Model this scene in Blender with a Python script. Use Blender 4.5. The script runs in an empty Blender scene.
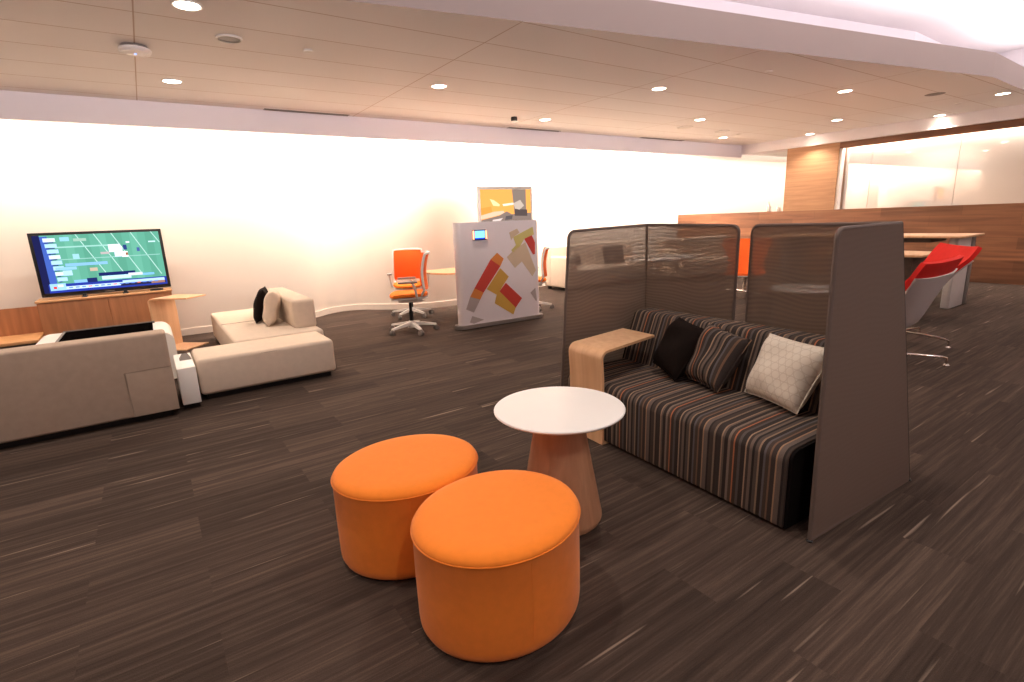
import bpy, bmesh, math, random
from mathutils import Vector, Matrix, noise
random.seed(7)
R = math.radians
scene = bpy.context.scene
col = scene.collection

# ------------------------------------------------------------------ helpers
def lin(c):
    def f(v):
        v /= 255.0
        return v / 12.92 if v <= 0.04045 else ((v + 0.055) / 1.055) ** 2.4
    return (f(c[0]), f(c[1]), f(c[2]), 1.0)

class NT:
    def __init__(self, name):
        self.m = bpy.data.materials.new(name)
        self.m.use_nodes = True
        self.t = self.m.node_tree
        self.b = self.t.nodes['Principled BSDF']
        self.out = self.t.nodes['Material Output']
    def n(self, typ, **kw):
        nd = self.t.nodes.new(typ)
        for k, v in kw.items():
            if hasattr(nd, k): setattr(nd, k, v)
            else: nd.inputs[k].default_value = v
        return nd
    def l(self, a, b): self.t.links.new(a, b)
    def coords(self, scale=(1, 1, 1), rot=(0, 0, 0), loc=(0, 0, 0), kind='Object'):
        tc = self.n('ShaderNodeTexCoord')
        mp = self.n('ShaderNodeMapping')
        mp.inputs['Scale'].default_value = scale
        mp.inputs['Rotation'].default_value = rot
        mp.inputs['Location'].default_value = loc
        self.l(tc.outputs[kind], mp.inputs['Vector'])
        return mp.outputs['Vector']
    def ramp(self, fac, stops, interp='LINEAR'):
        r = self.n('ShaderNodeValToRGB')
        r.color_ramp.interpolation = interp
        e = r.color_ramp.elements
        while len(e) < len(stops): e.new(0.5)
        for i, (p, c) in enumerate(stops):
            e[i].position = p; e[i].color = c
        self.l(fac, r.inputs['Fac'])
        return r.outputs['Color']
    def mix(self, fac, a, b, blend='MIX'):
        x = self.n('ShaderNodeMix', data_type='RGBA', blend_type=blend)
        for sock, v in ((x.inputs[0], fac), (x.inputs[6], a), (x.inputs[7], b)):
            if hasattr(v, 'links') or hasattr(v, 'is_linked'): self.l(v, sock)
            else: sock.default_value = v
        return x.outputs[2]
    def math(self, op, a, b=None):
        x = self.n('ShaderNodeMath', operation=op)
        for s, v in ((x.inputs[0], a), (x.inputs[1], b)):
            if v is None: continue
            if hasattr(v, 'is_linked'): self.l(v, s)
            else: s.default_value = v
        return x.outputs[0]
    def bump(self, h, strength=0.2, dist=0.01):
        b = self.n('ShaderNodeBump')
        b.inputs['Strength'].default_value = strength
        b.inputs['Distance'].default_value = dist
        self.l(h, b.inputs['Height'])
        self.l(b.outputs['Normal'], self.b.inputs['Normal'])

def plain(name, c, rough=0.5, metal=0.0, var=0.06, vscale=6.0, spec=0.5, bump=0.0, bscale=200, sheen=0):
    """a paint / plastic / fabric with a slight procedural unevenness"""
    k = NT(name)
    v = k.coords()
    nz = k.n('ShaderNodeTexNoise'); nz.inputs['Scale'].default_value = vscale; nz.inputs['Detail'].default_value = 3
    k.l(v, nz.inputs['Vector'])
    a = lin(c)
    lo = tuple(x * (1 - var) for x in a[:3]) + (1,)
    hi = tuple(min(1, x * (1 + var)) for x in a[:3]) + (1,)
    k.l(k.ramp(nz.outputs['Fac'], [(0.3, lo), (0.7, hi)]), k.b.inputs['Base Color'])
    k.b.inputs['Roughness'].default_value = rough
    k.b.inputs['Metallic'].default_value = metal
    k.b.inputs['Specular IOR Level'].default_value = spec
    if sheen: k.b.inputs['Sheen Weight'].default_value = sheen
    if bump:
        n2 = k.n('ShaderNodeTexNoise'); n2.inputs['Scale'].default_value = bscale
        k.l(v, n2.inputs['Vector']); k.bump(n2.outputs['Fac'], bump, 0.003)
    return k.m

def emit(name, c, s):
    k = NT(name)
    e = k.n('ShaderNodeEmission'); e.inputs['Color'].default_value = lin(c); e.inputs['Strength'].default_value = s
    k.l(e.outputs[0], k.out.inputs['Surface'])
    return k.m

def wood(name, dark, light, axis=0, scale=1.0, rough=0.45, planks=None):
    k = NT(name)
    sc = [26 * scale] * 3; sc[axis] = 1.6 * scale
    v = k.coords(scale=tuple(sc))
    nz = k.n('ShaderNodeTexNoise'); nz.inputs['Scale'].default_value = 1.0
    nz.inputs['Detail'].default_value = 6; nz.inputs['Distortion'].default_value = 0.6
    k.l(v, nz.inputs['Vector'])
    c = k.ramp(nz.outputs['Fac'], [(0.28, lin(dark)), (0.72, lin(light))])
    if planks:
        w, h, rot, lo, hi = planks
        pv = k.coords(rot=rot)
        bk = k.n('ShaderNodeTexBrick')
        bk.offset = 0.37
        bk.inputs['Color1'].default_value = (lo, lo, lo, 1); bk.inputs['Color2'].default_value = (hi, hi, hi, 1)
        bk.inputs['Mortar'].default_value = (lo * .8, lo * .8, lo * .8, 1)
        bk.inputs['Scale'].default_value = 1; bk.inputs['Mortar Size'].default_value = 0.0015
        bk.inputs['Brick Width'].default_value = w; bk.inputs['Row Height'].default_value = h
        k.l(pv, bk.inputs['Vector'])
        c = k.mix(1.0, c, bk.outputs['Color'], 'MULTIPLY')
    k.l(c, k.b.inputs['Base Color'])
    k.b.inputs['Roughness'].default_value = rough
    return k.m

def link(name, bm, mat, parent=None, smooth=True, ang=35):
    me = bpy.data.meshes.new(name)
    bmesh.ops.recalc_face_normals(bm, faces=bm.faces[:])
    bm.to_mesh(me); bm.free()
    for m in (mat if isinstance(mat, (list, tuple)) else [mat]): me.materials.append(m)
    if smooth:
        for p in me.polygons: p.use_smooth = True
        me.set_sharp_from_angle(angle=R(ang))
    o = bpy.data.objects.new(name, me); col.objects.link(o)
    if parent: o.parent = parent
    return o

def tag(o, label, cat, group=None, kind=None):
    o['label'] = label; o['category'] = cat
    if group: o['group'] = group
    if kind: o['kind'] = kind
    return o

def thing(name, label, cat, loc=(0, 0, 0), rz=0.0, group=None):
    o = bpy.data.objects.new(name, None); col.objects.link(o)
    o.empty_display_size = 0.1
    o.location = loc; o.rotation_euler = (0, 0, rz)
    return tag(o, label, cat, group)

def copy_tree(o, parent=None):
    c = o.copy(); col.objects.link(c)
    if parent: c.parent = parent
    for ch in list(o.children): copy_tree(ch, c)
    return c

def struct(name, bm, mat, label, cat, smooth=False):
    o = link(name, bm, mat, None, smooth)
    return tag(o, label, cat, None, 'structure')

def box(bm, x0, x1, y0, y1, z0, z1, bev=0.0, seg=3, M=None, mi=0):
    r = bmesh.ops.create_cube(bm, size=1.0)
    vs = r['verts']
    T = Matrix.Translation(((x0 + x1) / 2, (y0 + y1) / 2, (z0 + z1) / 2)) @ Matrix.Diagonal((x1 - x0, y1 - y0, z1 - z0, 1))
    bmesh.ops.transform(bm, matrix=(M @ T) if M else T, verts=vs)
    fs = list({f for v in vs for f in v.link_faces})
    if bev:
        es = list({e for v in vs for e in v.link_edges})
        rr = bmesh.ops.bevel(bm, geom=es, offset=bev, segments=seg, profile=0.5, affect='EDGES')
        fs = list({f for v in rr['verts'] for f in v.link_faces}) + [f for f in fs if f.is_valid]
    for f in fs:
        if f.is_valid: f.material_index = mi
    return bm

def B(*a, **k): return box(bmesh.new(), *a, **k)

def lathe(bm, prof, seg=40, sx=1.0, sy=1.0, c=(0, 0), cap=True):
    rings = []
    for r, z in prof:
        rings.append([bm.verts.new((c[0] + r * sx * math.cos(2 * math.pi * i / seg), c[1] + r * sy * math.sin(2 * math.pi * i / seg), z)) for i in range(seg)])
    for a, b in zip(rings, rings[1:]):
        for i in range(seg):
            bm.faces.new((a[i], a[(i + 1) % seg], b[(i + 1) % seg], b[i]))
    if cap:
        bm.faces.new(list(reversed(rings[0]))); bm.faces.new(rings[-1])
    return bm

def tube(bm, pts, r, seg=10, closed=False):
    pts = [Vector(p) for p in pts]; n = len(pts); rings = []; up = None
    rad = r if isinstance(r, (list, tuple)) else [r] * n
    for i, p in enumerate(pts):
        a = pts[i - 1] if (i > 0 or closed) else p
        b = pts[(i + 1) % n] if (i < n - 1 or closed) else p
        d = (b - a).normalized()
        if up is None:
            up = Vector((0, 0, 1)) if abs(d.z) < 0.9 else Vector((1, 0, 0))
        s = d.cross(up).normalized(); up = s.cross(d).normalized()
        rings.append([bm.verts.new(p + rad[i] * (s * math.cos(2 * math.pi * j / seg) + up * math.sin(2 * math.pi * j / seg))) for j in range(seg)])
    for i in range(n if closed else n - 1):
        a, b = rings[i], rings[(i + 1) % n]
        for j in range(seg): bm.faces.new((a[j], a[(j + 1) % seg], b[(j + 1) % seg], b[j]))
    if not closed:
        bm.faces.new(list(reversed(rings[0]))); bm.faces.new(rings[-1])
    return bm

def extrude_profile(bm, prof, y0, y1, axis='y', mi_cap=0, mi_side=0, bulge=0.0, ny=1):
    """closed profile of (x, z) swept along y (or a list of (x, y) swept along z)"""
    rows = []
    for k in range(ny + 1):
        y = y0 + (y1 - y0) * k / ny
        rows.append([bm.verts.new((p[0], y, p[1]) if axis == 'y' else (p[0], p[1], y)) for p in prof])
    n = len(prof)
    for a, b in zip(rows, rows[1:]):
        for i in range(n):
            f = bm.faces.new((a[i], a[(i + 1) % n], b[(i + 1) % n], b[i])); f.material_index = mi_side
    f = bm.faces.new(rows[0]); f.material_index = mi_cap
    f = bm.faces.new(list(reversed(rows[-1]))); f.material_index = mi_cap
    return bm

def arc(cx, cz, r, a0, a1, n=6):
    return [(cx + r * math.cos(R(a0 + (a1 - a0) * i / n)), cz + r * math.sin(R(a0 + (a1 - a0) * i / n))) for i in range(n + 1)]

def rrect(x0, x1, y0, y1, r, n=6):
    return (arc(x1 - r, y0 + r, r, -90, 0, n) + arc(x1 - r, y1 - r, r, 0, 90, n) + arc(x0 + r, y1 - r, r, 90, 180, n) + arc(x0 + r, y0 + r, r, 180, 270, n))

def pillow_mesh(c00, c10, c11, c01, T, n=18, seed=0, pin=0.05):
    """soft cushion between four corners, seams on the outline"""
    bm = bmesh.new()
    c00, c10, c11, c01 = map(Vector, (c00, c10, c11, c01))
    nr = (c10 - c00).cross(c01 - c00).normalized()
    ctr = (c00 + c10 + c11 + c01) / 4
    rnd = random.Random(seed)
    ph = [rnd.uniform(0, 6) for _ in range(6)]
    grids = []
    for s in (1, -1):
        g = []
        for i in range(n + 1):
            row = []
            for j in range(n + 1):
                u, v = i / n, j / n
                p = (c00 * (1 - u) + c10 * u) * (1 - v) + (c01 * (1 - u) + c11 * u) * v
                a, b = 2 * u - 1, 2 * v - 1
                q = 1 - pin * ((1 - a * a) * b * b + (1 - b * b) * a * a)     # edges draw in between the corners
                p = ctr + (p - ctr) * q
                h = T * 0.5 * ((1 - a ** 4) * (1 - b ** 4)) ** 0.55
                w = 0.006 * (math.sin(5 * u + 9 * v + ph[0]) + math.sin(11 * u - 6 * v + ph[1])) * (1 - a ** 4) * (1 - b ** 4)
                edge = i in (0, n) or j in (0, n)
                if s == -1 and edge: row.append(grids[0][i][j])
                else: row.append(bm.verts.new(p + nr * s * (h + w)))
            g.append(row)
        grids.append(g)
        for i in range(n):
            for j in range(n):
                bm.faces.new((g[i][j], g[i + 1][j], g[i + 1][j + 1], g[i][j + 1]))
    return bm

# ------------------------------------------------------------------ materials
def carpet():
    k = NT('carpet')
    v = k.coords()
    bk = k.n('ShaderNodeTexBrick'); bk.offset = 0.43; bk.offset_frequency = 2
    bk.inputs['Color1'].default_value = (0.0, 0.0, 0.0, 1); bk.inputs['Color2'].default_value = (1, 1, 1, 1)
    bk.inputs['Mortar'].default_value = (0.35, 0.35, 0.35, 1)
    bk.inputs['Scale'].default_value = 1; bk.inputs['Mortar Size'].default_value = 0.0
    bk.inputs['Brick Width'].default_value = 1.0; bk.inputs['Row Height'].default_value = 0.25
    k.l(v, bk.inputs['Vector'])
    # offset the streaks inside each plank so they break at its edges
    sep = k.n('ShaderNodeSeparateXYZ'); k.l(v, sep.inputs[0])
    cmb = k.n('ShaderNodeCombineXYZ')
    k.l(k.math('MULTIPLY', sep.outputs['X'], 0.9), cmb.inputs['X'])
    k.l(k.math('MULTIPLY', sep.outputs['Y'], 34.0), cmb.inputs['Y'])
    sepb = k.n('ShaderNodeSeparateColor'); k.l(bk.outputs['Color'], sepb.inputs[0])
    k.l(k.math('MULTIPLY', sepb.outputs[0], 37.0), cmb.inputs['Z'])
    nz = k.n('ShaderNodeTexNoise'); nz.inputs['Scale'].default_value = 1; nz.inputs['Detail'].default_value = 6; nz.inputs['Roughness'].default_value = 0.75
    k.l(cmb.outputs[0], nz.inputs['Vector'])
    base = k.ramp(nz.outputs['Fac'], [(0.25, lin((54, 43, 38))), (0.5, lin((78, 64, 56))), (0.75, lin((108, 90, 79)))])
    tone = k.ramp(sepb.outputs[0], [(0.0, (0.72, 0.72, 0.72, 1)), (1.0, (1.12, 1.12, 1.12, 1))])
    c = k.mix(1.0, base, tone, 'MULTIPLY')
    # sparse pale yarn streaks
    cm2 = k.n('ShaderNodeCombineXYZ')
    k.l(k.math('MULTIPLY', sep.outputs['X'], 1.3), cm2.inputs['X'])
    k.l(k.math('MULTIPLY', sep.outputs['Y'], 42.0), cm2.inputs['Y'])
    k.l(k.math('MULTIPLY', sepb.outputs[0], 11.0), cm2.inputs['Z'])
    n2 = k.n('ShaderNodeTexNoise'); n2.inputs['Scale'].default_value = 1; n2.inputs['Detail'].default_value = 1
    k.l(cm2.outputs[0], n2.inputs['Vector'])
    m = k.ramp(n2.outputs['Fac'], [(0.70, (0, 0, 0, 1)), (0.78, (0.6, 0.6, 0.6, 1))])
    c = k.mix(m, c, lin((176, 155, 138)))
    fz = k.n('ShaderNodeTexNoise'); fz.inputs['Scale'].default_value = 240; fz.inputs['Detail'].default_value = 2
    k.l(v, fz.inputs['Vector'])
    c = k.mix(0.5, c, k.ramp(fz.outputs['Fac'], [(0.3, (0.55, 0.55, 0.55, 1)), (0.7, (1.0, 1.0, 1.0, 1))]), 'MULTIPLY')
    k.l(c, k.b.inputs['Base Color'])
    k.b.inputs['Roughness'].default_value = 0.95; k.b.inputs['Specular IOR Level'].default_value = 0.15
    k.bump(fz.outputs['Fac'], 0.5, 0.004)
    return k.m

def ceiling_mat():
    k = NT('ceiling_panels')
    v = k.coords(loc=(-0.19, -5.36 + 0.56 * 20, 0))
    bk = k.n('ShaderNodeTexBrick'); bk.offset = 0.0
    bk.inputs['Color1'].default_value = lin((240, 235, 232)); bk.inputs['Color2'].default_value = lin((243, 238, 236))
    bk.inputs['Mortar'].default_value = lin((196, 176, 162))
    bk.inputs['Scale'].default_value = 1; bk.inputs['Mortar Size'].default_value = 0.006; bk.inputs['Mortar Smooth'].default_value = 0.3
    bk.inputs['Brick Width'].default_value = 2.52; bk.inputs['Row Height'].default_value = 0.56
    k.l(v, bk.inputs['Vector'])
    k.l(bk.outputs['Color'], k.b.inputs['Base Color']); k.b.inputs['Roughness'].default_value = 0.8
    return k.m

STR = [((48,38,34),1),((120,100,84),1),((62,50,44),2),((40,32,29),1),((98,84,76),2),((150,118,92),.6),((56,46,42),2),((112,84,66),.8),((66,54,47),1.4),((90,83,84),1),
       ((44,36,32),1.6),((134,110,90),.8),((78,66,60),1.6),((36,30,27),1),((104,88,78),1.4),((60,50,46),1.2),((150,124,102),.7),((46,38,34),2),((82,73,70),1.2),((58,46,40),1.6),
       ((166,102,70),.7),((70,56,48),1.5),((118,102,90),1.2),((42,34,31),1.8),((94,80,70),1),((140,114,94),.6),((52,43,39),2)]
def striped(name, axis='Y', period=0.42, shift=0.0):
    k = NT(name)
    v = k.coords()
    sep = k.n('ShaderNodeSeparateXYZ'); k.l(v, sep.inputs[0])
    t = k.math('FRACT', k.math('ADD', k.math('DIVIDE', sep.outputs[axis], period), shift + 10))
    tot = sum(w for _, w in STR); pos = 0; stops = []
    for c, w in STR:
        stops.append((pos / tot, tuple(min(1, x * 1.28 + .012) for x in lin(c)[:3]) + (1,))); pos += w
    c = k.ramp(t, stops, 'CONSTANT')
    nz = k.n('ShaderNodeTexNoise'); nz.inputs['Scale'].default_value = 300; k.l(v, nz.inputs['Vector'])
    c = k.mix(0.5, c, k.ramp(nz.outputs['Fac'], [(0.3, (0.6, 0.6, 0.6, 1)), (0.7, (1, 1, 1, 1))]), 'MULTIPLY')
    k.l(c, k.b.inputs['Base Color'])
    k.b.inputs['Roughness'].default_value = 0.9; k.b.inputs['Specular IOR Level'].default_value = 0.2
    k.bump(nz.outputs['Fac'], 0.3, 0.002)
    return k.m

def mesh_fabric(lo=.63, hi=.80, tone=lin((142, 121, 106))):
    """see-through knit on a frame: part of every square millimetre is open"""
    k = NT('mesh_knit')
    v = k.coords()
    nz = k.n('ShaderNodeTexNoise'); nz.inputs['Scale'].default_value = 2.2; nz.inputs['Detail'].default_value = 0; k.l(v, nz.inputs['Vector'])
    sp = k.n('ShaderNodeSeparateXYZ'); k.l(v, sp.inputs[0])
    rows_ = k.math('MULTIPLY', k.math('ADD', k.math('SINE', k.math('MULTIPLY', k.math('ADD', sp.outputs['Z'], k.math('MULTIPLY', nz.outputs['Fac'], .16)), 2 * math.pi / .026)), 1.0), 0.5)
    k.b.inputs['Base Color'].default_value = tone
    k.b.inputs['Roughness'].default_value = 0.75; k.b.inputs['Specular IOR Level'].default_value = 0.25
    tr = k.n('ShaderNodeBsdfTransparent')
    mx = k.n('ShaderNodeMixShader')
    op = k.ramp(rows_, [(0.0, (lo,) * 3 + (1,)), (1.0, (hi,) * 3 + (1,))])
    k.l(op, mx.inputs[0]); k.l(tr.outputs[0], mx.inputs[1]); k.l(k.b.outputs[0], mx.inputs[2])
    k.l(mx.outputs[0], k.out.inputs['Surface'])
    return k.m

def hex_fabric():
    k = NT('cream_hexagon_weave')
    v = k.coords(scale=(22, 22, 22))
    sep = k.n('ShaderNodeSeparateXYZ'); k.l(v, sep.inputs[0])
    def cell(du, dv):
        a = k.math('SUBTRACT', k.math('FRACT', k.math('ADD', sep.outputs['Y'], du + 50)), 0.5)
        b = k.math('MULTIPLY', k.math('SUBTRACT', k.math('FRACT', k.math('ADD', k.math('DIVIDE', sep.outputs['Z'], 1.7320508), dv + 50)), 0.5), 1.7320508)
        return k.math('SQRT', k.math('ADD', k.math('MULTIPLY', a, a), k.math('MULTIPLY', b, b)))
    d = k.math('MINIMUM', cell(0, 0), cell(0.5, 0.5))
    c = k.ramp(d, [(0.0, lin((244, 232, 216))), (0.40, lin((244, 232, 216))), (0.46, lin((222, 206, 186))), (0.54, lin((246, 236, 222)))])
    k.l(c, k.b.inputs['Base Color'])
    k.b.inputs['Roughness'].default_value = 0.9; k.b.inputs['Specular IOR Level'].default_value = 0.2
    k.bump(d, 0.25, 0.004)
    return k.m

def glass_board():
    """back painted glass: pale paint under a reflecting face"""
    k = NT('back_painted_glass')
    v = k.coords()
    nz = k.n('ShaderNodeTexNoise'); nz.inputs['Scale'].default_value = 1.0; k.l(v, nz.inputs['Vector'])
    k.l(k.ramp(nz.outputs['Fac'], [(0.3, lin((232, 222, 212))), (0.7, lin((238, 228, 218)))]), k.b.inputs['Base Color'])
    k.b.inputs['Roughness'].default_value = 0.5
    g = k.n('ShaderNodeBsdfGlossy'); g.inputs['Roughness'].default_value = 0.02; g.inputs['Color'].default_value = (1, 1, 1, 1)
    mx = k.n('ShaderNodeMixShader'); mx.inputs[0].default_value = 0.38
    k.l(k.b.outputs[0], mx.inputs[1]); k.l(g.outputs[0], mx.inputs[2]); k.l(mx.outputs[0], k.out.inputs['Surface'])
    return k.m

M = {}
M['carpet'] = carpet()
M['ceiling'] = ceiling_mat()
M['wall'] = plain('wall_paint', (224, 210, 196), 0.75, var=0.015, vscale=1.5)
M['soffit'] = plain('soffit_paint', (238, 230, 232), 0.8, var=0.015, vscale=1.5)
M['coffer'] = plain('coffer_paint', (168, 150, 142), 0.8, var=0.015, vscale=1.5)  # shade on the unlit ceiling edge is put into this darker colour
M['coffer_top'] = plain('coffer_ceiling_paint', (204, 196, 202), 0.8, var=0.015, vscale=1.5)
M['woodwall'] = wood('walnut_planks', (112, 70, 46), (164, 110, 76), 1, 0.5, 0.5, (1.3, 0.2, (0, R(-90), R(-90)), 0.62, 1.2))
M['woodcol'] = wood('oak_veneer', (166, 118, 82), (194, 148, 108), 1, 0.8, 0.5)
M['woodhead'] = wood('walnut_header', (104, 66, 44), (140, 92, 62), 1, 0.5, 0.5)
M['maple'] = wood('maple_ply', (220, 168, 124), (238, 192, 148), 2, 0.8, 0.4)
M['cred'] = wood('cherry_veneer', (150, 96, 58), (182, 120, 76), 2, 0.6, 0.45)
M['credtop'] = wood('cherry_edge', (196, 142, 92), (216, 164, 112), 0, 0.6, 0.4)
M['cone'] = wood('beech_veneer', (172, 124, 92), (198, 148, 114), 2, 0.9, 0.5)
M['tabletop'] = plain('white_laminate', (246, 242, 238), 0.35, var=0.01)
M['white'] = plain('white_lacquer', (240, 236, 230), 0.35, var=0.015)
M['whiteplastic'] = plain('white_plastic', (230, 224, 218), 0.4, var=0.02)
M['orange'] = plain('orange_felt', (250, 138, 46), 0.9, var=0.03, vscale=30, spec=0.2, bump=0.25, bscale=450, sheen=0.15)
M['orange_seat'] = plain('orange_knit', (250, 132, 44), 0.85, var=0.05, vscale=60, spec=0.2, bump=0.2, bscale=300)
M['orange_back'] = plain('orange_mesh', (246, 112, 44), 0.8, var=0.05, vscale=80, spec=0.2)
M['red'] = plain('red_wool', (220, 44, 38), 0.85, var=0.04, vscale=20, spec=0.2, bump=0.2, bscale=300)
M['beige'] = plain('beige_shaded', (178, 157, 140), 0.92, var=0.04, vscale=18, spec=0.2, bump=0.3, bscale=350)  # seat fabric made darker: shade on the sofa back put into the colour
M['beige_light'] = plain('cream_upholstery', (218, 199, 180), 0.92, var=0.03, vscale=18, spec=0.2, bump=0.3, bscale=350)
M['seam'] = plain('seam_thread', (150, 130, 115), 0.9, var=0.02)
M['charcoal'] = plain('charcoal_wool', (31, 23, 20), 0.95, var=0.1, vscale=30, spec=0.1, bump=0.4, bscale=250)
M['black'] = plain('black_plastic', (20, 18, 18), 0.4, var=0.1)
M['blackfab'] = plain('black_fabric', (22, 18, 17), 0.95, var=0.1, spec=0.1)
M['blackgloss'] = plain('black_top', (10, 8, 8), 0.9, var=0.05, spec=0)
M['stripe'] = striped('striped_upholstery', 'Y', 0.40, 0.05)
M['stripe_p'] = striped('striped_cushion_fabric', 'Y', 0.40, 0.62)
M['cream'] = hex_fabric()
M['knit'] = mesh_fabric()
M['knit_dense'] = mesh_fabric(.93, .96, lin((116, 98, 88)))
M['knitframe'] = plain('screen_edge_tube', (104, 88, 80), 0.6, var=0.04)
M['knitseam'] = plain('screen_fold_seam', (62, 50, 46), 0.8, var=0.04)
M['chrome'] = plain('chrome', (226, 216, 208), 0.15, 1.0, var=0.01)
M['alu'] = plain('brushed_aluminium', (200, 192, 186), 0.35, 0.8, var=0.02)
M['shell'] = plain('grey_white_shell', (214, 206, 202), 0.5, var=0.015)
M['boardface'] = plain('board_skin', (236, 228, 230), 0.5, var=0.01)
M['glass'] = glass_board()
M['grey'] = plain('mid_grey_plastic', (130, 120, 114), 0.5, var=0.03)
M['lamp'] = emit('lamp_disc', (255, 238, 214), 14.0)
M['darkwood'] = wood('dark_stained_wood', (62, 46, 38), (84, 64, 52), 0, 0.6, 0.5)

# ------------------------------------------------------------------ the setting
CZ = 2.95
COF = [(-5.0, 5.17), (2.62, 3.687), (9.1, 2.43), (11.7, 2.50)]     # edge of the raised coffer
bm = bmesh.new()
vs = [bm.verts.new(p) for p in ((-5, -4, 0), (20, -4, 0), (20, 11, 0), (-5, 11, 0))]
bm.faces.new(vs)
struct('floor', bm, M['carpet'], 'dark brown streaked plank carpet across the whole lounge', 'floor')

bm = bmesh.new()
for (xa, ya), (xb, yb) in zip(COF, COF[1:]):
    bm.faces.new([bm.verts.new(p) for p in ((xa, ya, CZ), (xb, yb, CZ), (xb, 11, CZ), (xa, 11, CZ))])
bm.faces.new([bm.verts.new(p) for p in ((11.7, -4, CZ), (20, -4, CZ), (20, 11, CZ), (11.7, 11, CZ))])
bmesh.ops.remove_doubles(bm, verts=bm.verts[:], dist=1e-4)
struct('ceiling', bm, M['ceiling'], 'beige ceiling of long panels with thin seams above the lounge', 'ceiling')

CH = 3.23
bm = bmesh.new()
for (xa, ya), (xb, yb) in zip(COF, COF[1:]):
    bm.faces.new([bm.verts.new(p) for p in ((xa, ya, CZ), (xb, yb, CZ), (xb, yb, CH), (xa, ya, CH))])
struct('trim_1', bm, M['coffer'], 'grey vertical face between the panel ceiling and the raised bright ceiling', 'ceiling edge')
bm = bmesh.new()
CU = 3.72       # the upper ceiling runs on above the fascia, over a hidden light ledge
rim = [(xa, ya + .9) for xa, ya in COF]
bm.faces.new([bm.verts.new(p) for p in [(-5, -4, CU), (11.7, -4, CU)] + [(x, y, CU) for x, y in reversed(rim)]])
for (xa, ya), (xb, yb) in zip(rim, rim[1:]):
    bm.faces.new([bm.verts.new(p) for p in ((xa, ya, CZ + .02), (xb, yb, CZ + .02), (xb, yb, CU), (xa, ya, CU))])
bm.faces.new([bm.verts.new(p) for p in ((11.7, -4, CZ), (11.7, 3.45, CZ), (11.7, 3.45, CU), (11.7, -4, CU))])
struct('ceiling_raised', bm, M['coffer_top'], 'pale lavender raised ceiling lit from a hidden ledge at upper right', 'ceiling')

# curved wall behind the lounge
WP = [(-5, 8.80), (-2, 8.79), (0.2, 8.77), (0.9, 8.74), (1.6, 8.74), (2.09, 8.82), (2.42, 9.04), (2.72, 9.11), (3.0, 8.98), (3.27, 8.68), (3.75, 8.30), (4.25, 8.17),
      (5.0, 8.30), (6.0, 8.72), (7.2, 9.06), (8.4, 9.2), (9.6, 9.1), (10.6, 9.15), (11.6, 9.6), (12.4, 10.0), (13.4, 9.9), (15, 10.1), (20, 10.1)]
def spline(P, n=8):
    out = []
    for i in range(len(P) - 1):
        p0 = Vector(P[max(i - 1, 0)]); p1 = Vector(P[i]); p2 = Vector(P[i + 1]); p3 = Vector(P[min(i + 2, len(P) - 1)])
        for k in range(n):
            t = k / n
            out.append(0.5 * ((2 * p1) + (-p0 + p2) * t + (2 * p0 - 5 * p1 + 4 * p2 - p3) * t * t + (-p0 + 3 * p1 - 3 * p2 + p3) * t ** 3))
    out.append(Vector(P[-1])); return out
WS = spline(WP)
bm = bmesh.new()
lo = [bm.verts.new((p.x, p.y, 0)) for p in WS]; hi = [bm.verts.new((p.x, p.y, CZ)) for p in WS]
for i in range(len(WS) - 1): bm.faces.new((lo[i], lo[i + 1], hi[i + 1], hi[i]))
struct('wall_back', bm, M['wall'], 'curving cream wall behind the lounge washed by cove light', 'wall', True)
bm = bmesh.new()
pr = [(0, 0), (-.014, 0), (-.014, .095), (-.006, .1), (0, .1)]
rows = []
for i, p in enumerate(WS):
    a = WS[max(i - 1, 0)]; b = WS[min(i + 1, len(WS) - 1)]
    t = (b - a).normalized(); nrm = Vector((t.y, -t.x))
    rows.append([bm.verts.new((p.x - q[0] * nrm.x, p.y - q[0] * nrm.y, q[1])) for q in pr])
for a, b in zip(rows, rows[1:]):
    for j in range(len(pr) - 1): bm.faces.new((a[j], b[j], b[j + 1], a[j + 1]))
struct('baseboard_back', bm, M['wall'], 'low cream baseboard along the curving wall', 'baseboard')
SY, SZ = 7.8, 2.675
struct('trim_2', B(-5, 12.2, SY, SY + .05, SZ, CZ), M['soffit'], 'lavender grey soffit face hiding the cove lights along the curving wall', 'soffit')
# right hand side
XR = 12.3
bx = bmesh.new(); box(bx, XR - .12, XR - .06, -4, SY + .05, 2.74, CZ); box(bx, XR - .06, XR + .4, -4, SY + .05, 2.74, 2.77)
struct('trim_3', bx, M['soffit'], 'cream dropped ceiling band above the wood panelled wall', 'soffit')
struct('wall_right', B(XR, XR + .14, -4, 9.69, 0, 1.374), M['woodwall'], 'low walnut plank wall behind the red chairs', 'wall')
struct('wall_panel', B(XR, XR + .4, 5.625, 6.735, 1.374, 2.74), M['woodcol'], 'oak panelled column standing above the low walnut wall', 'wall')
struct('trim_4', B(XR, XR + .05, -4, 5.625, 2.615, 2.74), M['woodhead'], 'dark wood header above the glass panels', 'header')
struct('trim_5', B(XR + .02, XR + .14, 5.57, 5.625, 1.374, 2.615), M['whiteplastic'], 'white metal jamb between oak column and glass', 'jamb')
gx = bmesh.new()
ge = [-4, -1.9, 0.25, 2.2, 3.64, 5.07, 5.57]
for a, b in zip(ge, ge[1:]): box(gx, XR + .2, XR + .212, a + .004, b - .004, 1.3, 2.74)
struct('window_1', gx, M['glass'], 'pale glass panels above the low walnut wall reflecting the room', 'glass wall')
struct('wall_glass_backing', B(XR + .215, XR + .3, -4, 5.625, 0, CZ), M['wall'], 'cream wall behind the glass panels', 'wall')
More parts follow.
